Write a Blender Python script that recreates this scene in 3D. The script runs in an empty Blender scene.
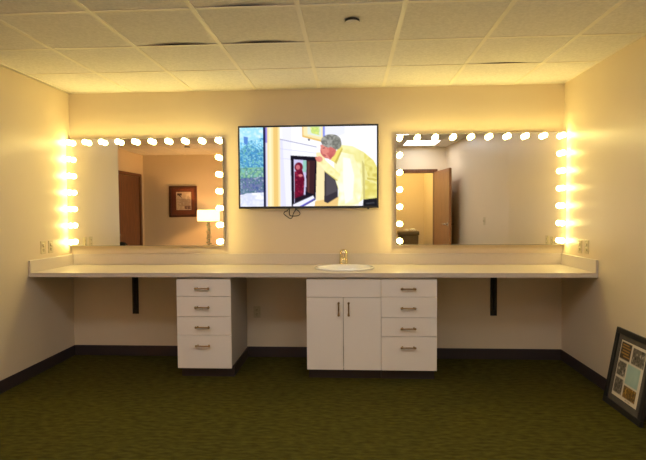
import bpy, bmesh, math, random
import numpy as np
from mathutils import Vector, Matrix

random.seed(7)
SC = bpy.context.scene
COL = SC.collection

# ------------------------------------------------------------------ materials
def s2l(c):
    return tuple((x/12.92 if x <= .04045 else ((x+.055)/1.055)**2.4) for x in c)

def mat(name, color, rough=.5, metal=0., spec=.5, noise=None, bump=None, coat=0.):
    """principled material; noise=(scale, amount, stretch) varies the base colour a little; bump=(scale, distance, stretch)"""
    m = bpy.data.materials.new(name); m.use_nodes = True
    nt = m.node_tree; b = nt.nodes['Principled BSDF']
    b.inputs['Base Color'].default_value = (*color, 1)
    b.inputs['Roughness'].default_value = rough
    b.inputs['Metallic'].default_value = metal
    b.inputs['Specular IOR Level'].default_value = spec
    b.inputs['Coat Weight'].default_value = coat
    tc = nt.nodes.new('ShaderNodeTexCoord')
    def tex(scale, stretch, detail=4):
        mp = nt.nodes.new('ShaderNodeMapping'); mp.inputs['Scale'].default_value = stretch
        nt.links.new(tc.outputs['Object'], mp.inputs['Vector'])
        n = nt.nodes.new('ShaderNodeTexNoise'); n.inputs['Scale'].default_value = scale
        n.inputs['Detail'].default_value = detail
        nt.links.new(mp.outputs['Vector'], n.inputs['Vector'])
        return n
    if noise:
        sc, am, st = noise
        n = tex(sc, st)
        r = nt.nodes.new('ShaderNodeValToRGB')
        r.color_ramp.elements[0].position = .3; r.color_ramp.elements[1].position = .7
        r.color_ramp.elements[0].color = (*[c*(1-am) for c in color], 1)
        r.color_ramp.elements[1].color = (*[min(1, c*(1+am)) for c in color], 1)
        nt.links.new(n.outputs['Fac'], r.inputs['Fac'])
        nt.links.new(r.outputs['Color'], b.inputs['Base Color'])
    if bump:
        sc, d, st = bump
        n = tex(sc, st, 3)
        bp = nt.nodes.new('ShaderNodeBump'); bp.inputs['Distance'].default_value = d
        bp.inputs['Strength'].default_value = .6
        nt.links.new(n.outputs['Fac'], bp.inputs['Height'])
        nt.links.new(bp.outputs['Normal'], b.inputs['Normal'])
    return m

def emit(name, color, strength, attr=None):
    m = bpy.data.materials.new(name); m.use_nodes = True
    nt = m.node_tree; nt.nodes.clear()
    o = nt.nodes.new('ShaderNodeOutputMaterial'); e = nt.nodes.new('ShaderNodeEmission')
    e.inputs['Color'].default_value = (*color, 1); e.inputs['Strength'].default_value = strength
    if attr:
        a = nt.nodes.new('ShaderNodeAttribute'); a.attribute_name = attr
        nt.links.new(a.outputs['Color'], e.inputs['Color'])
    nt.links.new(e.outputs[0], o.inputs[0])
    return m

def printed(name, attr, rough=.5):
    m = mat(name, (.5, .5, .5), rough)
    nt = m.node_tree; a = nt.nodes.new('ShaderNodeAttribute'); a.attribute_name = attr
    nt.links.new(a.outputs['Color'], nt.nodes['Principled BSDF'].inputs['Base Color'])
    return m

def pane_mat(name):
    m = bpy.data.materials.new(name); m.use_nodes = True
    nt = m.node_tree; nt.nodes.clear()
    o = nt.nodes.new('ShaderNodeOutputMaterial'); t = nt.nodes.new('ShaderNodeBsdfTransparent')
    g = nt.nodes.new('ShaderNodeBsdfGlossy'); g.inputs['Roughness'].default_value = .05
    mx = nt.nodes.new('ShaderNodeMixShader'); mx.inputs[0].default_value = .05
    nt.links.new(t.outputs[0], mx.inputs[1]); nt.links.new(g.outputs[0], mx.inputs[2])
    nt.links.new(mx.outputs[0], o.inputs[0])
    return m

U1 = (1, 1, 1)
BULB_STRENGTH = 44.0
M = dict(
    wall=mat('wall_paint', (.75, .635, .465), .35, spec=.55, noise=(2.5, .015, U1), bump=(160, .0006, U1)),
    tile=mat('ceiling_tile', (.86, .83, .77), .95, spec=.1, noise=(55, .07, (1, 1, .2)), bump=(120, .002, U1)),
    grid=mat('ceiling_grid_paint', (.93, .88, .76), .45),
    plenum=mat('plenum_shade', (.03, .025, .02), .9),
    carpet=mat('olive_carpet', (.060, .053, .009), .98, spec=.05, noise=(26, .35, (.55, 1.6, 1)), bump=(240, .004, (.6, 1.3, 1))),
    vinyl=mat('vinyl_baseboard', (.036, .026, .028), .5),
    laminate=mat('worktop_laminate', (.64, .57, .50), .32, spec=.5, noise=(220, .05, U1)),
    cabinet=mat('cabinet_melamine', (.90, .85, .79), .42, noise=(3, .01, U1)),
    gap=mat('carcass_gap_shade', (.50, .45, .39), .55, noise=(3, .01, U1)),  # darker than the fronts, painting shade into gaps between drawers and doors
    bronze=mat('bronze_pull', (.34, .22, .10), .34, 1., noise=(40, .1, U1)),
    black=mat('black_powdercoat', (.012, .011, .011), .5, bump=(300, .0004, U1)),
    plastic=mat('black_plastic', (.010, .010, .012), .35, noise=(20, .1, U1)),
    mirror=mat('mirror_silver', (.90, .90, .88), 0., 1.),
    mirror_edge=mat('mirror_polished_edge', (.55, .55, .50), .2, .6),
    bulb=emit('bulb_glow', (1, .78, .25), BULB_STRENGTH),
    socket=mat('lamp_socket_brass', (.75, .62, .38), .35, .8),
    almond=mat('almond_plastic', (.62, .53, .34), .4),
    slot=mat('outlet_slots', (.16, .115, .06), .6),
    porcelain=mat('porcelain', (.88, .87, .88), .08, coat=.5),
    chrome=mat('polished_nickel', (.78, .68, .48), .24, 1.),
    door=mat('stained_door_wood', (.20, .075, .03), .38, noise=(7, .28, (9, 9, .7))),
    paledoor=mat('pale_stained_door_wood', (.34, .16, .07), .38, noise=(7, .2, (9, 9, .7))),
    doorframe=mat('stained_frame_wood', (.15, .055, .022), .4, noise=(7, .25, (9, 9, .7))),
    picwood=mat('picture_frame_wood', (.085, .028, .014), .35, noise=(12, .3, (1, 1, 6))),
    picmat=mat('rust_mat_board', (.16, .042, .02), .8, noise=(30, .12, U1)),
    charmat=mat('charcoal_mat_board', (.085, .075, .065), .8, noise=(30, .12, U1)),
    shade=None,
    iron=mat('verdigris_metal', (.10, .13, .09), .4, .6, noise=(30, .4, U1)),
    glassbead=mat('green_glass_bead', (.10, .30, .22), .1, 0., coat=.6),
    table=mat('table_wood', (.17, .08, .04), .4, noise=(8, .2, (6, 1, 1))),
    fabric=mat('black_upholstery', (.012, .012, .013), .85, noise=(90, .3, U1)),
    bin=mat('dark_olive_bin', (.15, .11, .05), .5, noise=(14, .15, U1)),
    paper=mat('paper_bundle', (.80, .78, .72), .5, noise=(20, .06, U1)),
    white=mat('white_enamel', (.80, .80, .78), .4),
    steel=mat('satin_steel', (.62, .60, .57), .25, 1.),
    pane=pane_mat('window_pane'),
)
sh = bpy.data.materials.new('lamp_shade_linen'); sh.use_nodes = True
_n = sh.node_tree; _n.nodes.clear()
_o = _n.nodes.new('ShaderNodeOutputMaterial'); _d = _n.nodes.new('ShaderNodeBsdfDiffuse'); _t = _n.nodes.new('ShaderNodeBsdfTranslucent')
_d.inputs[0].default_value = (.88, .84, .76, 1); _t.inputs[0].default_value = (.95, .90, .80, 1)
_m = _n.nodes.new('ShaderNodeMixShader'); _m.inputs[0].default_value = .8
_n.links.new(_d.outputs[0], _m.inputs[1]); _n.links.new(_t.outputs[0], _m.inputs[2])
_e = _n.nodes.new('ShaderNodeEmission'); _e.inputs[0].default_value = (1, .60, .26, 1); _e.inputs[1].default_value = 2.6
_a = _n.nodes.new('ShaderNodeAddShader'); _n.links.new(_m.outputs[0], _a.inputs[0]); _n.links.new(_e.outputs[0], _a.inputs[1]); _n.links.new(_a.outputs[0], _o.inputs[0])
M['shade'] = sh

# ------------------------------------------------------------------ mesh helpers
class MB:
    """collects shapes in one bmesh; build() links it as ONE object (coordinates are world ones, moved into the parent's frame)"""
    def __init__(s): s.bm = bmesh.new()
    def merge(s, b):
        me = bpy.data.meshes.new('tmp'); b.to_mesh(me); b.free()
        s.bm.from_mesh(me); bpy.data.meshes.remove(me); return s
    def box(s, x0, x1, y0, y1, z0, z1, bev=0., seg=2):
        b = bmesh.new(); bmesh.ops.create_cube(b, size=1)
        for v in b.verts:
            v.co = Vector(((x0+x1)/2+v.co.x*(x1-x0), (y0+y1)/2+v.co.y*(y1-y0), (z0+z1)/2+v.co.z*(z1-z0)))
        if bev: bmesh.ops.bevel(b, geom=b.edges[:], offset=bev, segments=seg, affect='EDGES', profile=.5)
        return s.merge(b)
    def tube(s, pts, r, seg=12, closed=False, smooth=True):
        pts = [Vector(p) for p in pts]; n = len(pts); b = bmesh.new(); rings = []
        up = None
        for i, p in enumerate(pts):
            a = pts[(i-1) % n] if (closed or i > 0) else p
            c = pts[(i+1) % n] if (closed or i < n-1) else p
            t = (c-a).normalized()
            if up is None:
                up = t.orthogonal().normalized()
            else:
                up = (up - t*up.dot(t)).normalized()
            w = t.cross(up); rr = r[i] if isinstance(r, (list, tuple)) else r
            rings.append([b.verts.new(p+(up*math.cos(2*math.pi*k/seg)+w*math.sin(2*math.pi*k/seg))*rr) for k in range(seg)])
        for i in range(n if closed else n-1):
            A, B = rings[i], rings[(i+1) % n]
            for k in range(seg):
                f = b.faces.new((A[k], A[(k+1) % seg], B[(k+1) % seg], B[k])); f.smooth = smooth
        if not closed:
            b.faces.new(rings[0][::-1]); b.faces.new(rings[-1])
        bmesh.ops.recalc_face_normals(b, faces=b.faces[:])
        return s.merge(b)
    def lathe(s, prof, c=(0, 0, 0), seg=32, sx=1., sy=1., axis='Z', smooth=True):
        """prof: (radius, height) pairs, radius 0 closes the end"""
        b = bmesh.new(); rings = []
        for r, h in prof:
            if r < 1e-6: rings.append([b.verts.new((0, 0, h))])
            else: rings.append([b.verts.new((r*sx*math.cos(2*math.pi*k/seg), r*sy*math.sin(2*math.pi*k/seg), h)) for k in range(seg)])
        for A, B in zip(rings, rings[1:]):
            for k in range(seg):
                k2 = (k+1) % seg
                if len(A) == 1 and len(B) == 1: continue
                vs = (A[0], B[k2], B[k]) if len(A) == 1 else (A[k], A[k2], B[0]) if len(B) == 1 else (A[k], A[k2], B[k2], B[k])
                f = b.faces.new(vs); f.smooth = smooth
        bmesh.ops.recalc_face_normals(b, faces=b.faces[:])
        if axis == 'Y': bmesh.ops.rotate(b, verts=b.verts[:], matrix=Matrix.Rotation(math.pi/2, 3, 'X'))   # +height -> -y
        if axis == 'X': bmesh.ops.rotate(b, verts=b.verts[:], matrix=Matrix.Rotation(math.pi/2, 3, 'Y'))   # +height -> +x
        bmesh.ops.translate(b, verts=b.verts[:], vec=Vector(c))
        return s.merge(b)
    def sphere(s, c, r, u=16, v=10):
        b = bmesh.new(); bmesh.ops.create_uvsphere(b, u_segments=u, v_segments=v, radius=r)
        for f in b.faces: f.smooth = True
        bmesh.ops.translate(b, verts=b.verts[:], vec=Vector(c))
        return s.merge(b)
    def build(s, name, m, parent=None, loc=None, world=True):
        me = bpy.data.meshes.new(name)
        if parent is not None and world:
            w = Vector((0, 0, 0)); q = parent
            while q is not None: w += q.location; q = q.parent
            bmesh.ops.translate(s.bm, verts=s.bm.verts[:], vec=-w)
        s.bm.to_mesh(me); s.bm.free()
        me.materials.append(m)
        o = bpy.data.objects.new(name, me); COL.objects.link(o)
        if parent is not None: o.parent = parent
        if loc is not None: o.location = loc
        return o

def tag(o, label=None, cat=None, group=None, kind=None):
    if label: o['label'] = label
    if cat: o['category'] = cat
    if group: o['group'] = group
    if kind: o['kind'] = kind
    return o

def thing(name, loc, label, cat, group=None):
    o = bpy.data.objects.new(name, None); COL.objects.link(o)
    o.empty_display_size = .05; o.location = loc
    return tag(o, label, cat, group)

def struct(name, mb, m, parent=None):
    o = mb.build(name, m, parent)
    if parent is None: o['kind'] = 'structure'
    return o

def copy_tree(o, parent=None):
    c = o.copy(); COL.objects.link(c)
    if parent is not None: c.parent = parent
    for ch in list(o.children): copy_tree(ch, c)
    return c

# ------------------------------------------------------------------ pictures drawn by colour per vertex (screen, prints)
def paint(nx, ny, shapes, bg, ss=3, seed=3):
    """rasterises shapes given in 0..1 (v downwards) on an nx x ny vertex grid, returns linear colours"""
    rng = np.random.default_rng(seed)
    W, H = nx*ss, ny*ss
    u, v = np.meshgrid((np.arange(W)+.5)/W, (np.arange(H)+.5)/H)
    img = np.empty((H, W, 3)); img[:] = bg
    def noise(cells, ratio):
        gx, gy = cells, max(2, int(cells*ratio))
        g = rng.random((gy+2, gx+2)); x = u*gx; y = v*gy
        i = x.astype(int); j = y.astype(int); fx = x-i; fy = y-j
        fx = fx*fx*(3-2*fx); fy = fy*fy*(3-2*fy)
        return (g[j, i]*(1-fx)+g[j, i+1]*fx)*(1-fy)+(g[j+1, i]*(1-fx)+g[j+1, i+1]*fx)*fy
    def inside(pts):
        r = np.zeros(u.shape, bool); n = len(pts)
        for k in range(n):
            (x1, y1), (x2, y2) = pts[k], pts[(k+1) % n]
            if y1 == y2: continue
            c = ((y1 > v) != (y2 > v)) & (u < (x2-x1)*(v-y1)/(y2-y1)+x1)
            r ^= c
        return r
    for sh_ in shapes:
        kind, col = sh_[0], sh_[1]
        if kind == 'poly': m_ = inside(sh_[2])
        elif kind == 'ell': cx, cy, rx, ry = sh_[2]; m_ = ((u-cx)/rx)**2+((v-cy)/ry)**2 < 1
        if isinstance(col, list):          # mottled mix of several colours: (colours, cells)
            cols, cells = col
            t = np.clip((.65*noise(cells, .6)+.35*noise(cells*2, .6)-.2)/.6, 0, .999)*(len(cols)-1)
            i = t.astype(int); f = (t-i)[..., None]; ca = np.array(cols)
            c = ca[i]*(1-f)+ca[i+1]*f
            img[m_] = c[m_]
        else: img[m_] = col
    lin = np.where(img <= .04045, img/12.92, ((img+.055)/1.055)**2.4)
    return lin.reshape(ny, ss, nx, ss, 3).mean(axis=(1, 3))

def picture_mesh(name, colors, m, parent, origin, du, dv, attr):
    """a flat grid; origin = top-left corner in the parent's frame, du along the width, dv down"""
    ny, nx = colors.shape[:2]
    o0, du, dv = Vector(origin), Vector(du), Vector(dv)
    vs = [o0+du*(i/(nx-1))+dv*(j/(ny-1)) for j in range(ny) for i in range(nx)]
    fs = [(j*nx+i, (j+1)*nx+i, (j+1)*nx+i+1, j*nx+i+1) for j in range(ny-1) for i in range(nx-1)]
    me = bpy.data.meshes.new(name); me.from_pydata([tuple(p) for p in vs], [], fs)
    a = me.color_attributes.new(attr, 'FLOAT_COLOR', 'POINT')
    rgba = np.ones((ny*nx, 4), np.float32); rgba[:, :3] = colors.reshape(-1, 3)
    a.data.foreach_set('color', rgba.ravel())
    me.materials.append(m); me.update()
    o = bpy.data.objects.new(name, me); COL.objects.link(o); o.parent = parent
    return o

# ------------------------------------------------------------------ room
XL, XR, H = -2.480, 2.261, 2.587          # side walls of the mirror bay, ceiling height
YF, YR = -5.25, -4.57                     # far walls behind the camera (left part, right part with the door)
XF, XJ = -3.955, .75
XS, YS = 2.04, -1.70                      # beyond YS the right wall runs slightly inwards, to XS at the door wall                      # far-left wall, jog between the two far walls
T = .12
def B(*a, **k): return MB().box(*a, **k)

floor = MB().box(XF-T, XR+T, YF-T, T, -.06, 0)
floor.box(XJ, XR+T, -6.47, YF-T, -.06, 0)
struct('floor', floor, M['carpet'])
struct('wall_back', B(XL-T, XR+T, 0, T, 0, H+.2), M['wall'])
struct('wall_left', B(XL-T, XL, -1.12, 0, 0, H+.2), M['wall'])
struct('wall_left_return', B(XF, XL-T, -1.12, -1.12+T, 0, H+.2), M['wall'])
wr = bmesh.new()
XE = XS-(XR-XS)/(YS-YR)*(YR+6.47)             # the slanted stretch carried on to the end of the side room
plan = [(XR, 0), (XR+T, 0), (XR+T, -6.47), (XE, -6.47), (XR, YS)]
lo = [wr.verts.new((x, y, 0)) for x, y in plan]; hi = [wr.verts.new((x, y, H+.2)) for x, y in plan]
wr.faces.new(lo); wr.faces.new(hi[::-1])
for k in range(5): wr.faces.new((lo[k], hi[k], hi[(k+1) % 5], lo[(k+1) % 5]))
bmesh.ops.recalc_face_normals(wr, faces=wr.faces[:])
struct('wall_right', MB().merge(wr), M['wall'])
struct('wall_far_left', B(XF-T, XF, YF-T, -1.12+T, 0, H+.2), M['wall'])
# front wall with the window opening that lets daylight in
WX0, WX1, WZ0, WZ1 = -1.35, .60, .85, 2.30
fw = MB().box(XF, WX0, YF-T, YF, 0, H+.2).box(WX1, XJ+T, YF-T, YF, 0, H+.2)
fw.box(WX0, WX1, YF-T, YF, 0, WZ0).box(WX0, WX1, YF-T, YF, WZ1, H+.2)
struct('wall_front', fw, M['wall'])
struct('wall_jog', B(XJ, XJ+T, YF, YR, 0, H+.2), M['wall'])
DX0, DX1, DZ = .93, 1.83, 2.135           # door opening to the side room
fr = MB().box(XJ+T, DX0, YR-T, YR, 0, H+.2).box(DX1, XS, YR-T, YR, 0, H+.2).box(DX0, DX1, YR-T, YR, DZ, H+.2)
struct('wall_front_right', fr, M['wall'])
struct('wall_side_room_back', B(XJ, XS, -6.47, -6.35, 0, H+.2), M['wall'])
struct('wall_side_room_left', B(XJ, XJ+T, -6.35, YF-T, 0, H+.2), M['wall'])

# ceiling: lay-in tiles (some sag and show a dark slit) closed above, on a T grid
GX, GY, TS = -.0177, -.658, .6096
xs = [GX+TS*i for i in range(-6, 4)]; xs = [XF-.02]+[x for x in xs if XF < x < XR]+[XR+.02]
ys = [GY-TS*j for j in range(0, 10)]; ys = [.02]+[y for y in ys if y > -6.3]+[-6.37]
# bowed tile edges: (column, row) of the tile whose far edge lifts off the bar, by how much
def cell(x, y):
    i = sum(1 for a in xs if a <= x)-1; j = sum(1 for a in ys if a >= y)-1
    return i, j
bow = {cell(-1.0, -1.5): .013, cell(-.3, -1.5): .013, cell(1.5, -.9): .008, cell(-.5, -2.1): .010, cell(.8, -2.1): .004}
TROFFERS = [cell(-1.5, -2.8), cell(-.3, -2.8), cell(.9, -2.8), cell(1.5, -4.0)]  # first three are out of view, added to light the cabinets from above
ct = bmesh.new()
Z = H+.0028
for i in range(len(xs)-1):
    for j in range(len(ys)-1):
        if (i, j) in TROFFERS: continue
        x0, x1, y1, y0 = xs[i], xs[i+1], ys[j], ys[j+1]       # y1 = edge nearer the mirror wall
        a = bow.get((i, j), 0.); n = 10
        g = [[ct.verts.new((x0+(x1-x0)*p/n, y0+(y1-y0)*q/4, Z+a*(math.sin(math.pi*p/n)**1.5)*(q/4)**2+random.uniform(0, .0008))) for p in range(n+1)] for q in range(5)]
        for q in range(4):
            for p in range(n):
                f = ct.faces.new((g[q][p], g[q+1][p], g[q+1][p+1], g[q][p+1])); f.smooth = True
ceil = MB(); ceil.merge(ct)
struct('ceiling', ceil, M['tile'])
struct('ceiling_plenum', B(XF-T, XR+T, -6.47, T, H+.12, H+.2), M['plenum'])
tg = MB()
for x in xs[1:-1]: tg.box(x-.0145, x+.0145, -6.34, -.001, H-.001, H+.003)
for y in ys[1:-1]: tg.box(XF, XR, y-.0135, y+.0135, H-.0005, H+.0025)
tg.box(XL, XR, -.022, 0, H-.001, H+.002).box(XL, XL+.022, -1.12, 0, H-.001, H+.002).box(XR-.022, XR, YS, 0, H-.001, H+.002)
struct('trim_1', tg, M['grid'])
wb = MB()
for x in xs[1:-1]: wb.box(x-.002, x+.002, -6.34, -.001, H+.003, H+.035)
for y in ys[1:-1]: wb.box(XF, XR, y-.002, y+.002, H+.0025, H+.035)
struct('trim_3', wb, M['plenum'])  # grid webs coloured near-black, putting shade into the lifted tile slits

# vinyl baseboards
def base_profile(x0, x1, y0, y1): return MB().box(x0, x1, y0, y1, 0, .1015, .002, 1)
struct('baseboard_back', base_profile(XL, XR, -.007, 0), M['vinyl'])
struct('baseboard_left', base_profile(XL, XL+.007, -1.12, -.007), M['vinyl'])
struct('baseboard_right', base_profile(XR-.007, XR, YS, -.007), M['vinyl'])
struct('baseboard_left_return', base_profile(XF, XL+.007, -1.127, -1.12), M['vinyl'])
struct('baseboard_far_left', base_profile(XF, XF+.007, -3.89, -1.127), M['vinyl'])
struct('baseboard_front', base_profile(XF, XJ, YF, YF+.007), M['vinyl'])

# window in the front wall (behind the camera)
wf = MB()
for a in ((WX0, WX1, WZ0, WZ0+.06), (WX0, WX1, WZ1-.06, WZ1), (WX0, WX0+.06, WZ0+.06, WZ1-.06), (WX1-.06, WX1, WZ0+.06, WZ1-.06), (-.405, -.345, WZ0+.06, WZ1-.06)):
    wf.box(a[0], a[1], YF-.09, YF-.03, a[2], a[3])
win = struct('window_1', wf, M['white'])
for a in ((WX0+.06, -.405), (-.345, WX1-.06)):
    B(a[0], a[1], YF-.064, YF-.058, WZ0+.06, WZ1-.06).build('pane', M['pane'], win)

# door 1: closed brown door in the far-left wall
d1 = MB().box(XF, XF+.03, -5.10, -5.02, 0, 2.19, .004).box(XF, XF+.03, -3.97, -3.89, 0, 2.19, .004).box(XF, XF+.03, -5.02, -3.97, 2.13, 2.19, .004)
door1 = struct('door_1', d1, M['doorframe'])
B(XF+.001, XF+.014, -5.015, -3.975, .01, 2.125, .002).build('door_leaf', M['door'], door1)
lv = MB().lathe([(0, 0), (.030, 0), (.030, .006), (.012, .010), (.012, .030), (.024, .038), (.028, .050), (.022, .062), (0, .066)], (XF+.014, -4.02, 1.02), 24, axis='X')
lv.build('door_handle', M['steel'], door1)
# door 2: open leaf swung into the room from the side room's doorway
d2 = MB()
for x0, x1 in ((DX0-.05, DX0+.015), (DX1-.015, DX1+.05)): d2.box(x0, x1, YR-T-.01, YR+.015, 0, DZ-.015, .003)
d2.box(DX0-.05, DX1+.05, YR-T-.01, YR+.015, DZ-.015, DZ+.05, .003)
door2 = struct('door_2', d2, M['doorframe'])
hx, hy = 1.838, YR+.03
ang = math.atan2(.895, .090); L = .90
leaf = MB().box(0, L, -.022, .022, .01, 2.128, .002).build('door_leaf', M['paledoor'], door2, world=False)
leaf.location = (hx, hy, 0); leaf.rotation_euler = (0, 0, ang)
lv = MB()
for sgn in (-1, 1):
    lv.lathe([(0, 0), (.028, 0), (.028, .008), (.012, .012), (.012, .05), (0, .05)], (L-.07, 0, 1.19), 20, axis='Y') if sgn == -1 else None
    lv.tube([(L-.07, sgn*.022, 1.19), (L-.07, sgn*.070, 1.19), (L-.085, sgn*.074, 1.19), (L-.20, sgn*.074, 1.19)], .010)
    lv.box(L-.10, L-.04, sgn*.022-.004, sgn*.022+.004, 1.16, 1.22, .002)
lv.build('door_handle', M['steel'], leaf, world=False)
# ------------------------------------------------------------------ worktop with splashes
ZC, ZT, DC = .9077, .8712, .671
SX, SY, SA, SB = .219, -.345, .245, .205      # sink centre and hole half-axes
wt = thing('worktop', (0, 0, ZT), 'long grey-beige laminate worktop with raised splash edges along the mirror wall', 'worktop')
bm = bmesh.new()
n = 48
rim = [(SX+SA*math.cos(2*math.pi*k/n), SY+SB*math.sin(2*math.pi*k/n)) for k in range(n)]
x0, x1, y0, y1 = XL+.001, XR-.001, -DC, -.001
# square ring of points around the hole, matched one to one with the rim, then plain slabs left and right
bx0, bx1 = SX-.32, SX+.32
def sq(k):
    a = 2*math.pi*k/n; c, s_ = math.cos(a), math.sin(a)
    hx_ = .32; hyp = (y1-SY); hyn = (SY-y0)
    t = min(hx_/abs(c) if abs(c) > 1e-9 else 9, (hyp if s_ > 0 else hyn)/abs(s_) if abs(s_) > 1e-9 else 9)
    return (SX+c*t, SY+s_*t)
ring = [sq(k) for k in range(n)]
corners = [(bx1, y1), (bx0, y1), (bx0, y0), (bx1, y0)]
for c in corners:                                     # snap the nearest ring point to each corner
    k = min(range(n), key=lambda k: (ring[k][0]-c[0])**2+(ring[k][1]-c[1])**2); ring[k] = c
A = [bm.verts.new((*p, ZC)) for p in rim]; Bv = [bm.verts.new((*p, ZC)) for p in ring]
A2 = [bm.verts.new((*p, ZT)) for p in rim]; B2 = [bm.verts.new((*p, ZT)) for p in ring]
for k in range(n):
    k2 = (k+1) % n
    bm.faces.new((A[k], Bv[k], Bv[k2], A[k2])); bm.faces.new((A2[k2], B2[k2], B2[k], A2[k])); bm.faces.new((A[k2], A2[k2], A2[k], A[k]))
    pm = ((ring[k][0]+ring[k2][0])/2, (ring[k][1]+ring[k2][1])/2)
    if abs(pm[1]-y0) < 1e-6 or abs(pm[1]-y1) < 1e-6: bm.faces.new((Bv[k], B2[k], B2[k2], Bv[k2]))
bmesh.ops.recalc_face_normals(bm, faces=bm.faces[:])
slab = MB(); slab.merge(bm)
slab.box(x0, bx0, y0, y1, ZT, ZC).box(bx1, x1, y0, y1, ZT, ZC)
slab.build('countertop', M['laminate'], wt)
B(x0, x1, -.020, -.001, ZC, 1.012, .002, 1).build('backsplash', M['laminate'], wt)
B(x0, x0+.019, -DC, -.020, ZC, 1.012, .002, 1).build('side_splash', M['laminate'], wt)
B(x1-.019, x1, -DC, -.020, ZC, 1.012, .002, 1).build('side_splash', M['laminate'], wt)

# ------------------------------------------------------------------ cabinets
YD = -.645                                      # front face of doors and drawers
def pull(c, vertical=False, parent=None, name='handle'):
    """bar pull with two posts and flared knob ends, centred on c at the front face"""
    mb = MB(); Lh = .0655 if not vertical else .0605
    def P(t, d, ): return (c[0], YD-d, c[2]+t) if vertical else (c[0]+t, YD-d, c[2])
    ts = [-1, -.93, -.86, -.78, -.68, -.5, 0, .5, .68, .78, .86, .93, 1]
    rs = [.003, .0085, .0098, .0085, .0062, .0056, .0062, .0056, .0062, .0085, .0098, .0085, .003]
    mb.tube([P(t*Lh, .028) for t in ts], rs, 12)
    for t in (-.72, .72):
        mb.tube([P(t*Lh, -.001), P(t*Lh, .004), P(t*Lh, .006), P(t*Lh, .028)], [.008, .007, .004, .004], 10)
    return mb.build(name, M['bronze'], parent)
def carcass(t, x0, x1, top=False, left=True, right=True):
    mb = MB().box(x0, x0+.016, YD+.019, -.009, .1, ZT-.001).box(x1-.016, x1, YD+.019, -.009, .1, ZT-.001)
    mb.box(x0+.016, x1-.016, YD+.019, -.009, .1, .116).box(x0+.016, x1-.016, -.018, -.009, .116, ZT-.001)
    mb.box(x0+.016, x1-.016, YD+.019, YD+.037, ZT-.06, ZT-.001)
    return mb.build('carcass', M['gap'], t)
def front(name, x0, x1, z0, z1, t): return B(x0, x1, YD, YD+.018, z0, z1, .0015, 2).build(name, M['cabinet'], t)
def toe(t, x0, x1): return MB().box(x0, x1, -.578, -.57, 0, .0985).box(x0, x0+.008, -.57, -.012, 0, .0985).box(x1-.008, x1, -.57, -.012, 0, .0985).build('toe_kick', M['vinyl'], t)

zs = [.0875, .3735, .5325, .7045, .8535]
def drawers(t, x0, x1):
    for k in range(4):
        d = front('drawer', x0, x1, zs[k]+.002, zs[k+1]-.002, t)
        zc = [.287, .445, .6145, .7755][k]
        pull(((x0+x1)/2-.007, 0, zc), False, d)
t = thing('drawer_cabinet', (-.968, -.31, 0), 'white four-drawer cabinet standing alone under the worktop left of the sink', 'cabinet', 'white base cabinets under the worktop')
carcass(t, -1.199, -.735); toe(t, -1.186, -.726); drawers(t, -1.199, -.735)
t = thing('drawer_cabinet', (.757, -.31, 0), 'white four-drawer cabinet joined to the right of the sink cabinet', 'cabinet', 'white base cabinets under the worktop')
carcass(t, .529, .986); toe(t, .532, .976); drawers(t, .529, .986)
t = thing('sink_cabinet', (.217, -.31, 0), 'white two-door cabinet with a plain top panel under the sink', 'cabinet', 'white base cabinets under the worktop')
carcass(t, -.092, .526); toe(t, -.082, .528)
front('false_drawer_front', -.092, .526, .7025, .8515, t)
d = front('door', -.092, .2125, .0895, .6985, t); pull((.176, 0, .606), True, d)
d = front('door', .2165, .526, .0895, .6985, t); pull((.259, 0, .606), True, d)

# ------------------------------------------------------------------ sink and faucet
sk = thing('sink', (SX, SY, ZC), 'white oval porcelain sink set into the worktop below the television', 'sink')
k_ = SB/SA
prof = [(.262, .0005), (.268, .006), (.266, .012), (.256, .016), (.242, .0135), (.232, .004), (.224, -.02), (.205, -.07), (.165, -.108), (.10, -.126), (.024, -.130),
        (.024, -.138), (.105, -.134), (.172, -.116), (.213, -.074), (.232, -.02), (.238, .0005), (.262, .0005)]
MB().lathe(prof, (SX, SY, ZC+.0006), 64, 1, .86).build('basin', M['porcelain'], sk)
MB().lathe([(0, -.1285), (.021, -.1285), (.024, -.127), (.023, -.1255), (.010, -.1265), (0, -.1262)], (SX, SY, ZC+.0006), 24).build('drain', M['chrome'], sk)
FY = -.067; FXc = .211; FZ = ZC
fa = thing('faucet', (FXc, FY, FZ), 'polished single-lever faucet standing behind the oval sink', 'faucet')
MB().lathe([(0, .0005), (.042, .0005), (.0425, .004), (.0415, .010), (.040, .03), (.0388, .080), (.0378, .110)], (FXc, FY, FZ), 36).build('body', M['chrome'], fa)
sp = MB().tube([(FXc, FY-.02, FZ+.055), (FXc, FY-.06, FZ+.068), (FXc, FY-.10, FZ+.072), (FXc, FY-.130, FZ+.064), (FXc, FY-.142, FZ+.046)], [.022, .020, .018, .017, .015], 20)
spout = sp.build('spout', M['chrome'], fa)
lv = MB().lathe([(.0379, .1046), (.0374, .118), (.0345, .132), (.027, .144), (.015, .151), (0, .153)], (FXc, FY, FZ), 36)
lv.tube([(FXc, FY-.010, FZ+.126), (FXc, FY+.022, FZ+.134), (FXc, FY+.040, FZ+.138)], [.014, .011, .008], 16)
lv.build('lever', M['chrome'], fa)

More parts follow.
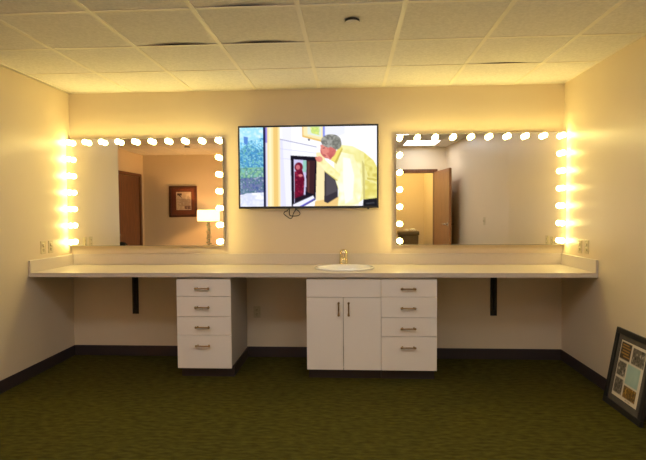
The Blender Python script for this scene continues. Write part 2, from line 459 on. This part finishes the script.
# ------------------------------------------------------------------ brackets below the worktop
def bracket(x, label):
    t = thing('shelf_bracket', (x, 0, .42), label, 'bracket', 'black steel brackets under the worktop')
    MB().box(x-.030, x+.030, -.012, -.0005, .419, ZT-.001, .001, 1).box(x-.0035, x+.0035, -.05, -.011, .47, ZT-.002).build('wall_plate', M['black'], t)
    MB().box(x-.030, x+.030, -.40, -.012, ZT-.010, ZT-.001, .001, 1).box(x-.004, x+.004, -.385, -.05, ZT-.04, ZT-.009).build('arm', M['black'], t)
bracket(-1.846, 'black steel bracket under the worktop left of the lone drawer cabinet')
bracket(1.628, 'black steel bracket under the worktop right of the joined cabinets')

# ------------------------------------------------------------------ lighted mirrors
bulb_me = socket_me = None
def vanity_mirror(x0, x1, label, sgn):
    global bulb_me, socket_me
    z0, z1 = 1.0985, 2.131; MY = -.06
    t = thing('lighted_mirror', ((x0+x1)/2, 0, z0), label, 'mirror', 'lighted vanity mirrors')
    B(x0, x1, MY, MY+.006, z0, z1).build('mirror_glass', M['mirror'], t)
    mb = MB().box(x0+.002, x1-.002, MY+.006, -.0005, z0+.002, z0+.03).box(x0+.002, x1-.002, MY+.006, -.0005, z1-.03, z1-.002)
    mb.box(x0+.002, x0+.03, MY+.006, -.0005, z0+.03, z1-.03).box(x1-.03, x1-.002, MY+.006, -.0005, z0+.03, z1-.03)
    mb.build('back_box', M['gap'], t)
    MB().box(x0-.0015, x1+.0015, MY-.002, MY+.008, z0-.004, z0).box(x0-.0015, x1+.0015, MY-.001, MY+.008, z1, z1+.0025).box(x0-.0015, x0, MY-.001, MY+.008, z0, z1).box(x1, x1+.0015, MY-.001, MY+.008, z0, z1).build('edge_trim', M['mirror_edge'], t)
    xa, xb = x0+(.042 if sgn < 0 else .032), x1-(.032 if sgn < 0 else .042); za, zb = z0+.036, z1-.032
    pos = [(xa+(xb-xa)*k/9, zb) for k in range(10)]
    for k in range(1, 7): pos += [(xa, zb+(za-zb)*k/6), (xb, zb+(za-zb)*k/6)]
    for x, z in pos:
        if bulb_me is None:
            bo = MB().lathe([(.012, -.008), (.013, -.012), (.017, -.017), (.0222, -.025), (.0250, -.036), (.0242, -.044), (.0205, -.053), (.012, -.060), (0, -.062)][::-1], (0, 0, 0), 18, axis='Y')
            # lathe's Y axis flips height, so the profile above is mirrored back towards the room
            bmesh.ops.scale(bo.bm, vec=(1, -1, 1), verts=bo.bm.verts[:]); bmesh.ops.recalc_face_normals(bo.bm, faces=bo.bm.faces[:])
            b = bo.build('light_bulb', M['bulb'], t, world=False); bulb_me = b.data
            so = MB().lathe([(0, 0), (.019, 0), (.019, .003), (.015, .005), (.0145, .010), (0, .010)], (0, 0, 0), 18, axis='Y')
            s = so.build('socket', M['socket'], b, world=False); socket_me = s.data
        else:
            b = bpy.data.objects.new('light_bulb', bulb_me); COL.objects.link(b); b.parent = t
            s = bpy.data.objects.new('socket', socket_me); COL.objects.link(s); s.parent = b
        b.location = (x-t.location.x, MY-.0001, z-z0)
vanity_mirror(XL+.004, -.943, 'wide mirror ringed with lit globe bulbs, left of the television', -1)
vanity_mirror(.7075, XR-.004, 'wide mirror ringed with lit globe bulbs, right of the television', 1)

# ------------------------------------------------------------------ television
tv = thing('television', (-.123, -.02, 1.84), 'flat black-edged television on the wall showing a man in yellow', 'television')
tx0, tx1, tz0, tz1 = -.790, .543, 1.447, 2.234
MB().box(tx0, tx1, -.060, -.035, tz0, tz1, .003).box(tx0+.25, tx1-.25, -.035, -.018, tz0+.12, tz1-.12, .006).build('housing', M['plastic'], tv)
MB().box(-.33, .09, -.018, -.0005, 1.66, 2.02, .002).build('wall_mount', M['black'], tv)
MB().box(.435, .455, -.058, -.045, tz0-.010, tz0+.002, .002).build('sensor', M['plastic'], tv)
def Q(*p): return [((x-55)/540., (y-50)/308.) for x, y in p]
def EL(x, y, rx, ry): return ((x-55)/540., (y-50)/308., rx/540., ry/308.)
def c8(*c): return tuple(v/255. for v in c)
WH = c8(249, 249, 255)
S = []
def pl(col, *p): S.append(('poly', col, Q(*p)))
def el(col, x, y, rx, ry): S.append(('ell', col, EL(x, y, rx, ry)))
# view through the glazed door at the left
pl([[c8(215, 245, 255), c8(120, 205, 245), c8(175, 232, 252), c8(70, 150, 205), c8(190, 240, 250)], 70], (50, 45), (152, 45), (152, 215), (50, 215))
pl([[c8(225, 248, 255), c8(160, 225, 250), c8(205, 242, 255)], 30], (50, 45), (152, 45), (152, 90), (50, 110))
pl([[c8(90, 170, 215), c8(60, 125, 180), c8(150, 215, 235), c8(80, 160, 150)], 90], (55, 140), (90, 110), (130, 135), (152, 130), (152, 220), (50, 220))
pl([[c8(120, 185, 195), c8(150, 200, 150), c8(80, 135, 150), c8(176, 212, 205)], 60], (50, 205), (152, 205), (152, 250), (50, 250))
pl([[c8(70, 95, 150), c8(125, 130, 175), c8(70, 115, 125), c8(165, 170, 205)], 70], (50, 248), (152, 240), (152, 302), (50, 312))
pl([[c8(235, 238, 252), c8(215, 220, 246), c8(250, 250, 255)], 30], (50, 318), (80, 305), (152, 302), (152, 362), (50, 362))
pl(c8(90, 140, 215), (72, 85), (90, 88), (88, 118), (74, 112))
pl(c8(24, 26, 66), (149, 45), (159, 45), (159, 362), (149, 362))
pl(c8(150, 140, 226), (159, 45), (166, 45), (166, 110), (159, 110))
pl(c8(222, 220, 250), (159, 110), (167, 110), (167, 362), (159, 362))
pl(c8(250, 228, 165), (166, 45), (216, 45), (216, 362), (166, 362))
pl(c8(238, 200, 120), (190, 45), (208, 45), (208, 362), (190, 362))
pl(c8(255, 240, 195), (172, 45), (182, 45), (182, 362), (172, 362))
pl(c8(226, 226, 248), (216, 95), (258, 106), (258, 362), (216, 362))
pl(c8(240, 240, 254), (224, 50), (262, 50), (262, 360), (238, 360))
pl(c8(150, 150, 185), (216, 96), (360, 128), (360, 131), (216, 99))
pl(c8(205, 205, 232), (216, 133), (360, 152), (360, 154), (216, 135))
pl(c8(214, 214, 238), (216, 170), (258, 174), (258, 176), (216, 172))
# picture on the wall inside the screen
pl(c8(232, 192, 112), (303, 45), (386, 45), (386, 112), (303, 90))
pl(c8(250, 232, 178), (308, 45), (384, 45), (384, 104), (308, 84))
pl(c8(226, 236, 222), (324, 48), (378, 48), (378, 92), (324, 80))
pl([[c8(225, 235, 130), c8(190, 220, 120), c8(238, 240, 170)], 60], (334, 52), (372, 52), (370, 84), (340, 76))
el(c8(50, 45, 60), 330, 101, 4, 4)
pl(c8(130, 145, 238), (384, 45), (392, 45), (392, 108), (384, 104))
pl(c8(236, 238, 252), (392, 45), (470, 45), (470, 80), (392, 108))
pl(c8(215, 215, 240), (468, 46), (484, 46), (484, 49), (468, 49))
# wooden ledge and dark box behind
pl(c8(252, 232, 180), (358, 150), (392, 150), (392, 350), (356, 350))
pl(c8(238, 200, 130), (352, 338), (445, 322), (445, 362), (350, 362))
pl(c8(58, 52, 60), (390, 208), (442, 262), (442, 322), (402, 346), (388, 340))
pl(c8(84, 78, 84), (396, 222), (438, 266), (438, 300), (396, 318))
# glazed box with a small crimson figure inside
pl(c8(26, 22, 34), (257, 160), (361, 167), (355, 332), (300, 362), (260, 362))
pl(c8(205, 200, 238), (270, 176), (320, 180), (314, 322), (270, 344))
pl(c8(150, 205, 190), (306, 180), (320, 181), (317, 226), (306, 224))
el(c8(120, 30, 52), 289, 206, 17, 19)
pl([[c8(126, 22, 52), c8(92, 14, 40), c8(160, 40, 70)], 60], (272, 222), (304, 218), (312, 250), (308, 318), (271, 328))
el(c8(205, 110, 120), 286, 206, 8, 9)
el(c8(215, 120, 130), 296, 238, 8, 5)
el(c8(215, 205, 230), 318, 266, 6, 17)
pl(c8(62, 36, 40), (319, 179), (354, 182), (348, 312), (318, 300))
pl(c8(96, 56, 52), (324, 184), (332, 185), (330, 306), (324, 302))
pl(c8(36, 26, 40), (272, 326), (312, 312), (336, 318), (272, 346))
pl(c8(238, 238, 255), (266, 350), (345, 316), (350, 326), (290, 358), (266, 358))
pl(c8(80, 70, 190), (292, 357), (349, 327), (351, 331), (302, 360))
# the man: jacket, sleeve, head
pl([[c8(247, 243, 178), c8(238, 230, 150), c8(252, 249, 200)], 14], (428, 160), (455, 122), (500, 128), (545, 152), (580, 182), (596, 212), (596, 330), (540, 332), (500, 362), (440, 362), (446, 300), (434, 262), (428, 200))
pl([[c8(252, 250, 214), c8(246, 240, 184), c8(255, 254, 232)], 16], (430, 190), (455, 150), (500, 160), (528, 220), (536, 300), (520, 362), (442, 362), (448, 300), (436, 260))
pl(c8(255, 255, 240), (462, 170), (490, 175), (506, 240), (500, 330), (470, 350), (462, 260))
pl([[c8(228, 216, 112), c8(240, 230, 140), c8(214, 198, 96)], 22], (545, 155), (582, 186), (597, 215), (597, 270), (562, 250), (546, 200))
pl([[c8(236, 226, 130), c8(222, 208, 104), c8(242, 234, 150)], 22], (548, 256), (597, 276), (597, 328), (545, 330))
pl(c8(208, 192, 92), (556, 248), (600, 256), (600, 262), (556, 256))
pl(c8(206, 194, 120), (536, 180), (546, 200), (548, 330), (540, 332))
pl([[c8(244, 236, 160), c8(250, 245, 190), c8(232, 220, 140)], 24], (358, 182), (384, 172), (430, 214), (452, 236), (440, 262), (392, 222))
pl(c8(214, 200, 118), (392, 222), (440, 256), (440, 262), (388, 222))
pl(c8(243, 226, 120), (414, 180), (450, 126), (462, 132), (430, 190))
pl(c8(206, 184, 88), (430, 188), (458, 134), (462, 138), (436, 196))
el([[c8(222, 134, 122), c8(204, 108, 104), c8(232, 150, 134)], 30], 405, 142, 31, 32)
pl(c8(226, 140, 128), (374, 122), (392, 118), (420, 172), (412, 180), (386, 158), (378, 144))
pl([[c8(206, 110, 104), c8(190, 94, 92)], 30], (398, 154), (426, 144), (422, 168), (413, 176))
pl(c8(120, 60, 62), (383, 133), (393, 131), (393, 134), (384, 136))
pl(c8(150, 70, 72), (385, 157), (396, 161), (395, 164), (386, 160))
el([[c8(132, 132, 126), c8(172, 172, 164), c8(108, 108, 104), c8(205, 205, 196)], 34], 416, 107, 39, 26)
el([[c8(110, 110, 104), c8(150, 150, 140)], 80], 438, 118, 19, 22)
el(c8(210, 112, 106), 414, 138, 6, 9)
el(c8(233, 150, 132), 370, 176, 13, 11)
pl(c8(226, 138, 122), (353, 168), (366, 168), (374, 184), (360, 184))
pl(c8(30, 30, 36), (541, 332), (600, 326), (600, 362), (538, 362))
pl(c8(70, 70, 78), (552, 346), (584, 343), (584, 347), (552, 350))
scr = paint(206, 119, S, WH)
picture_mesh('screen', scr, emit('screen_glow', (1, 1, 1), 1.1, 'picture'), tv,
             (tx0+.016+.123, -.0605+.02, tz1-.017-1.84), (tx1-tx0-.032, 0, 0), (0, 0, -(tz1-tz0-.038)), 'picture')
# cable loops hanging out below the set
def cv(pts, y=-.022):
    r = []
    P = [Vector((-.455+(px-270)*.00927*1.0, y, 1.448-(py-208.)*.0094)) for px, py in pts]
    for i in range(len(P)-1):
        a, b, c, d = P[max(i-1, 0)], P[i], P[i+1], P[min(i+2, len(P)-1)]
        for s in range(6):
            t_ = s/6.
            r.append(.5*((2*b)+(c-a)*t_+(2*a-5*b+4*c-d)*t_**2+(3*b-a-3*c+d)*t_**3))
    r.append(P[-1]); return r
cb = MB()
cb.tube(cv([(285.5, 206), (284, 210), (281, 211.5), (280.2, 213.5), (283, 216), (287, 218.4), (289, 216.5), (290, 213), (292, 210), (293, 206)], -.024), .004, 8)
cb.tube(cv([(286, 206), (285.6, 212), (286.2, 215), (290, 215.8), (295, 215.3), (296.8, 213), (295, 210.5), (292.5, 208.5), (291.5, 206)], -.014), .004, 8)
tag(cb.build('power_cord', M['black']), 'thin black cord looped on the wall below the television', 'cord')

# ------------------------------------------------------------------ wall plates
def outlet_part(t, kind):
    MB().box(-.035, .035, -.006, 0, -.0575, .0575, .0025, 2).build('cover_plate', M['almond'], t, world=False)
    if kind == 'switch':
        MB().box(-.006, .006, -.0075, -.0055, -.013, .013).build('surround', M['slot'], t, world=False)
        MB().box(-.0045, .0045, -.018, -.006, -.002, .009, .001).build('toggle', M['almond'], t, world=False)
    else:
        for dz in (-.021, .021):
            s = MB().lathe([(0, .0055), (.0168, .0055), (.0168, .0075), (0, .008)], (0, 0, dz), 24, axis='Y').build('socket', M['almond'], t, world=False)
            MB().box(-.0075, -.0045, -.0088, -.0072, dz-.001, dz+.008).box(.0045, .0075, -.0088, -.0072, dz-.001, dz+.008).box(-.002, .002, -.0088, -.0072, dz-.010, dz-.006).build('slots', M['slot'], s, world=False)
    MB().lathe([(0, .0055), (.003, .0055), (.003, .0072), (0, .0075)], (0, 0, 0), 10, axis='Y').build('screw', M['almond'], t, world=False) if kind != 'switch' else None
outlets = 'almond electrical outlets'
t = thing('wall_outlet', (-.636, 0, .443), 'almond outlet low on the wall between the lone drawer cabinet and sink cabinet', 'outlet', outlets)
outlet_part(t, 'outlet'); src = t
for x, y, z, rz, lab in ((XL, -.463, 1.110, math.pi/2, 'almond wall outlet above left worktop end, the one farther from the mirror'),
                         (XL, -.353, 1.110, math.pi/2, 'almond wall outlet above left worktop end, the one nearer the mirror'),
                         (XR, -.356, 1.100, -math.pi/2, 'almond wall outlet above right worktop end, the one nearer the mirror'),
                         (XR, -.477, 1.105, -math.pi/2, 'almond wall outlet above right worktop end, the one farther from the mirror')):
    c = copy_tree(src); c.location = (x, y, z); c.rotation_euler = (0, 0, rz); c['label'] = lab
t = thing('light_switch', (XR-(2.56+YS)*(XR-XS)/(YS-YR), -2.56, 1.265), 'almond light switch reflected alone in the middle of the right mirror', 'switch')
outlet_part(t, 'switch'); t.rotation_euler = (0, 0, -math.pi/2-math.atan2(XR-XS, YS-YR))

# ------------------------------------------------------------------ ceiling fittings
def sprinkler(x, y, label, g):
    t = thing('ceiling_sprinkler', (x, y, H), label, 'sprinkler', g)
    MB().lathe([(0, .03), (.040, .03), (.041, .002), (.0455, 0), (.0455, -.0125), (0, -.0125)], (x, y, H), 32).build('shaded_rim', M['black'], t)  # black side puts the unlit rim's shade into the colour
    MB().lathe([(0, -.0125), (.044, -.0125), (.045, -.0135), (.040, -.0155), (0, -.0165)], (x, y, H), 32).build('cover_disc', M['tile'], t)
sprinkler(.293, -1.645, 'flush round sprinkler cap in the ceiling tile above the television', 'ceiling sprinklers')
sprinkler(-2.63, -4.06, 'small round ceiling sprinkler reflected at the top of the left mirror', 'ceiling sprinklers')
PANEL = emit('panel_glow', (1, .97, .97), 11.0)
for (i, j), lab in zip(TROFFERS, ('unseen square ceiling panel added for light just before the camera, leftmost of the row of three', 'unseen square ceiling panel added for light just before the camera, middle of the row of three', 'unseen square ceiling panel added for light just before the camera, rightmost of the row of three', 'lit square ceiling panel reflected at the top of the right mirror')):
    ax0, ax1, ay1, ay0 = xs[i]+.014, xs[i+1]-.014, ys[j]-.014, ys[j+1]+.014
    t = thing('ceiling_light', ((ax0+ax1)/2, (ay0+ay1)/2, H), lab, 'light', 'square ceiling panels')
    MB().box(ax0-.01, ax1+.01, ay0-.01, ay0+.015, H+.003, H+.05).box(ax0-.01, ax1+.01, ay1-.015, ay1+.01, H+.003, H+.05).box(ax0-.01, ax0+.015, ay0+.015, ay1-.015, H+.003, H+.05).box(ax1-.015, ax1+.01, ay0+.015, ay1-.015, H+.003, H+.05).build('frame', M['white'], t)
    B(ax0+.015, ax1-.015, ay0+.015, ay1-.015, H+.006, H+.012).build('diffuser', PANEL, t)
t = thing('ceiling_light', (1.35, -5.6, H), 'warm round ceiling light of the side room behind the open door', 'light')
MB().lathe([(0, .006), (.16, .006), (.165, -.01), (.155, -.03), (.15, -.03)], (1.35, -5.6, H), 36).build('rim', M['steel'], t)
MB().lathe([(.15, -.02), (.145, -.045), (.11, -.07), (.05, -.085), (0, -.088)], (1.35, -5.6, H), 36).build('bowl', emit('side_room_glow', (1, .74, .28), 76.0), t)

# ------------------------------------------------------------------ framed collage leaning on the right wall
W_, H_ = .465, .560
lean = math.asin(.0975/H_)
t = thing('framed_collage', (2.138, -1.003, .0045), 'black framed photo collage leaning on the floor against the right wall', 'picture frame')
# local frame: +x runs along the wall towards the camera, +z up the frame, -y out of the picture face
t.rotation_euler = Matrix(((0, math.cos(lean), math.sin(lean)), (-1, 0, 0), (0, -math.sin(lean), math.cos(lean)))).to_euler()
fb = .040
mb = MB()
mb.box(0, W_, 0, .024, 0, fb, .003).box(0, W_, 0, .024, H_-fb, H_, .003).box(0, fb, 0, .024, fb, H_-fb, .003).box(W_-fb, W_, 0, .024, fb, H_-fb, .003)
mb.build('frame', M['black'], t, world=False)
MB().box(fb, W_-fb, .010, .020, fb, H_-fb).build('mat_board', M['charmat'], t, world=False)
MB().box(fb*.5, W_-fb*.5, .0205, .0235, fb*.5, H_-fb*.5).build('backing', M['gap'], t, world=False)
P_ = []
def R_(col, x0, y0, x1, y1): P_.append(('poly', col, [(x0, y0), (x1, y0), (x1, y1), (x0, y1)]))
R_([[c8(52, 40, 26), c8(70, 54, 34)], 20], .03, .03, .44, .33)
for k, (a, b) in enumerate(((.08, .34), (.06, .40), (.10, .38), (.07, .36), (.16, .42))): R_(c8(168, 128, 62), a, .06+.05*k, b, .082+.05*k)
gr = [c8(40, 36, 32), c8(120, 112, 100), c8(70, 64, 58), c8(190, 182, 165)]
R_([gr, 24], .50, .05, .97, .33)
R_([gr, 30], .03, .37, .36, .62)
R_([[c8(150, 178, 172), c8(164, 190, 182)], 8], .41, .36, .90, .70)
R_([gr, 34], .03, .66, .36, .93)
R_([[c8(34, 26, 16), c8(150, 110, 36), c8(60, 44, 24), c8(190, 150, 70)], 34], .42, .73, .90, .93)
R_([[c8(110, 104, 96), c8(215, 208, 192)], 60], .55, .955, .75, .972)
col_ = paint(80, 96, P_, c8(214, 206, 188), ss=2, seed=9)
picture_mesh('collage_print', col_, printed('collage_ink', 'print_ink', .5), t, (fb+.042, .0094, H_-fb-.035), (W_-2*fb-.084, 0, 0), (0, 0, -(H_-2*fb-.08)), 'print_ink')

# ------------------------------------------------------------------ far room, seen in the mirrors
yw = YF
t = thing('framed_print', (-3.13, yw, 1.64), 'brown framed print with a rust mat on the far wall, in left mirror', 'picture frame')
x0, x1, z0, z1 = -3.42, -2.84, 1.325, 1.955
MB().box(x0, x1, yw+.0005, yw+.028, z0, z0+.05, .004).box(x0, x1, yw+.0005, yw+.028, z1-.05, z1, .004).box(x0, x0+.05, yw+.0005, yw+.028, z0+.05, z1-.05, .004).box(x1-.05, x1, yw+.0005, yw+.028, z0+.05, z1-.05, .004).build('frame', M['picwood'], t)
B(x0+.05, x1-.05, yw+.004, yw+.014, z0+.05, z1-.05).build('mat_board', M['picmat'], t)
P_ = [('poly', [[c8(225, 205, 180), c8(205, 180, 155), c8(235, 218, 195)], 10], [(0, 0), (1, 0), (1, 1), (0, 1)])]
R_([[c8(60, 44, 40), c8(120, 90, 75)], 14], .62, .08, .92, .20); P_.append(('poly', c8(50, 36, 34), [(.94, .10), (.70, .22), (.62, .34), (.80, .22)]))
for k in range(8): R_(c8(150, 120, 100), .08, .40+.05*k, .9-.1*(k % 3), .415+.05*k)
R_([[c8(90, 60, 55), c8(140, 105, 95), c8(200, 170, 150)], 30], .05, .76, .45, .95)
picture_mesh('print', paint(50, 60, P_, c8(225, 205, 180), ss=2, seed=5), printed('print_paper', 'print_ink', .5), t,
             (-2.961+3.13, .0146, 1.835-1.64), (-.311, 0, 0), (0, 0, -.367), 'print_ink')

lx, ly = -2.505, -4.88
t = thing('side_table', (lx, ly, 0), 'dark wooden side table holding the glowing lamp, below the left mirror view', 'table')
MB().box(lx-.27, lx+.27, ly-.23, ly+.23, .715, .74, .005).build('tabletop', M['table'], t)
MB().box(lx-.23, lx+.23, ly-.19, ly+.19, .655, .715).build('apron', M['table'], t)
for a in (-1, 1):
    for b in (-1, 1): MB().box(lx+a*.225-.02, lx+a*.225+.02, ly+b*.185-.02, ly+b*.185+.02, 0, .7149, .003).build('leg', M['table'], t)
t = thing('table_lamp', (lx, ly, .74), 'glowing drum-shade lamp on a twisted vine base, reflected in left mirror', 'lamp')
MB().lathe([(0, 0), (.085, 0), (.085, .012), (.05, .022), (.012, .03), (0, .03)], (lx, ly, .7402), 32).build('base', M['iron'], t)
vb = MB()
for ph in (0, math.pi):
    vb.tube([(lx+.022*math.cos(9*z/.1+ph)*(1 if ph else 1.1), ly+.022*math.sin(9*z/.1+ph), .765+z) for z in [k*.008 for k in range(62)]], .006, 8)
vine = vb.build('twisted_stem', M['iron'], t)
lf = MB()
for k in range(16):
    a = k*2.4; z = .80+k*.026
    lf.lathe([(0, -.016), (.010, -.008), (.013, 0), (.010, .009), (0, .02)], (lx+.042*math.cos(a), ly+.042*math.sin(a), z), 12)
lf.build('glass_leaves', M['glassbead'], t)
zs0, zs1 = 1.243, 1.468
shade = MB().lathe([(.212, zs0), (.217, (zs0+zs1)/2), (.212, zs1)], (lx, ly, 0), 48).build('lamp_shade', M['shade'], t)
hp = MB().tube([(lx+.212*math.cos(q), ly+.212*math.sin(q), zs1) for q in [2*math.pi*k/48 for k in range(48)]], .003, 6, closed=True)
hp.tube([(lx+.212*math.cos(q), ly+.212*math.sin(q), zs0) for q in [2*math.pi*k/48 for k in range(48)]], .003, 6, closed=True)
for q in (0, 2.1, 4.2): hp.tube([(lx, ly, 1.425), (lx+.212*math.cos(q), ly+.212*math.sin(q), zs1)], .002, 6)
hp.tube([(lx, ly, 1.25), (lx, ly, 1.43)], .004, 8)
hp.build('shade_ring', M['steel'], t)
MB().sphere((lx, ly, 1.345), .035).build('bulb', emit('lamp_glow', (1, .50, .16), 1200.0), t)

# black chair whose back just shows in the left mirror
cx, cy = -3.43, -3.14
t = thing('chair', (cx, cy, 0), 'black chair whose rounded back shows before the brown door in left mirror', 'chair')
MB().box(cx-.22, cx+.22, cy-.22, cy+.22, .43, .49, .022, 3).build('seat', M['fabric'], t)
bk = bmesh.new(); bmesh.ops.create_cube(bk, size=1)
for v in bk.verts: v.co = Vector((cx+v.co.x*.42, cy+.225+v.co.y*.05, .78+v.co.z*.36))
bmesh.ops.bevel(bk, geom=[e for e in bk.edges if abs(e.verts[0].co.y-e.verts[1].co.y) > .01], offset=.10, segments=6, affect='EDGES', profile=.5)
mb = MB(); mb.merge(bk); mb.build('backrest', M['fabric'], t)
for a in (-1, 1):
    MB().tube([(cx+a*.19, cy-.19, 0), (cx+a*.19, cy-.19, .435)], .012).build('leg', M['black'], t)
    MB().tube([(cx+a*.19, cy+.21, 0), (cx+a*.19, cy+.205, .45), (cx+a*.17, cy+.225, .66)], .012).build('leg', M['black'], t)

# dark lidded bin in the side room
bx, by = 1.50, -5.92
t = thing('storage_bin', (bx, by, 0), 'dark lidded bin with papers on top, in the right mirror doorway', 'bin')
bb = bmesh.new(); bmesh.ops.create_cube(bb, size=1)
for v in bb.verts:
    s = 1 if v.co.z > 0 else .84
    v.co = Vector((bx+v.co.x*.40*s, by+v.co.y*.34*s, .455+v.co.z*.91))
bmesh.ops.bevel(bb, geom=bb.edges[:], offset=.015, segments=2, affect='EDGES')
mb = MB(); mb.merge(bb); mb.build('body', M['bin'], t)
MB().box(bx-.215, bx+.215, by-.18, by+.18, .905, .995, .018, 3).build('lid', M['bin'], t)
def crumple(x, y, rx, ry, rz, label, g):
    b = bmesh.new(); bmesh.ops.create_icosphere(b, subdivisions=3, radius=1)
    for v in b.verts:
        k = 1+random.uniform(-.10, .10)
        v.co = Vector((x+v.co.x*rx*k, y+v.co.y*ry*k, .9955+max(0, v.co.z+.55)*rz*k))
    mb = MB(); mb.merge(b); tag(mb.build('crumpled_paper', M['paper']), label, 'paper', g)
crumple(bx-.05, by+.04, .055, .04, .030, 'smaller white crumpled paper on the dark bin lid in right mirror', 'crumpled papers on the bin')
crumple(bx+.09, by+.0, .075, .05, .036, 'larger white crumpled paper on the dark bin lid in right mirror', 'crumpled papers on the bin')

# ------------------------------------------------------------------ daylight through the window
w = bpy.data.worlds.new('daylight'); SC.world = w; w.use_nodes = True
nt = w.node_tree; bg = nt.nodes['Background']
tc = nt.nodes.new('ShaderNodeTexCoord'); sep = nt.nodes.new('ShaderNodeSeparateXYZ'); rp = nt.nodes.new('ShaderNodeValToRGB')
nt.links.new(tc.outputs['Generated'], sep.inputs[0]); nt.links.new(sep.outputs['Z'], rp.inputs['Fac'])
# bright below the horizon, dim above: shaped to throw light up onto the ceiling
rp.color_ramp.elements[0].position = 0.0; rp.color_ramp.elements[0].color = (1, .99, 1, 1)
rp.color_ramp.elements[1].position = .02; rp.color_ramp.elements[1].color = (.20, .22, .25, 1)
nt.links.new(rp.outputs['Color'], bg.inputs['Color']); bg.inputs['Strength'].default_value = 2.4
pd = bpy.data.lights.new('window_portal', 'AREA'); pd.shape = 'RECTANGLE'; pd.size = WX1-WX0; pd.size_y = WZ1-WZ0
pd.cycles.is_portal = True
po = bpy.data.objects.new('window_portal', pd); COL.objects.link(po)
po.location = ((WX0+WX1)/2, YF-.10, (WZ0+WZ1)/2); po.rotation_euler = (math.pi/2, 0, 0)

# ------------------------------------------------------------------ camera (solved from the photograph's perspective)
CX, CD, CH, F = .27803, 4.69655, 1.41494, 489.138
PITCH, YAW, ROLL = -.03748, .05645, -.00654
def cam_dir(a, b, f):
    c, s = math.cos(-ROLL), math.sin(-ROLL); a, b = c*a-s*b, s*a+c*b
    X, Fo, U = a, f, -b
    c, s = math.cos(PITCH), math.sin(PITCH); Y, Zz = c*Fo-s*U, s*Fo+c*U
    c, s = math.cos(YAW), math.sin(YAW); return Vector((c*X-s*Y, s*X+c*Y, Zz))
r_, u_, f_ = cam_dir(1, 0, 0), cam_dir(0, -1, 0), cam_dir(0, 0, 1)
cd = bpy.data.cameras.new('camera'); cam = bpy.data.objects.new('camera', cd); COL.objects.link(cam)
cam.matrix_world = Matrix(((r_.x, u_.x, -f_.x, CX), (r_.y, u_.y, -f_.y, -CD), (r_.z, u_.z, -f_.z, CH), (0, 0, 0, 1)))
cd.sensor_fit = 'HORIZONTAL'; cd.sensor_width = 36; cd.lens = F/646*36; cd.clip_start = .02
SC.camera = cam

# ------------------------------------------------------------------ colour and light settings
SC.view_settings.view_transform = 'Standard'; SC.view_settings.look = 'None'
SC.view_settings.gamma = 1; SC.view_settings.use_curve_mapping = False
SC.view_settings.exposure = 0.0
cy = SC.cycles
cy.max_bounces = 14; cy.diffuse_bounces = 8; cy.glossy_bounces = 8; cy.transparent_max_bounces = 8
cy.sample_clamp_indirect = 6.0
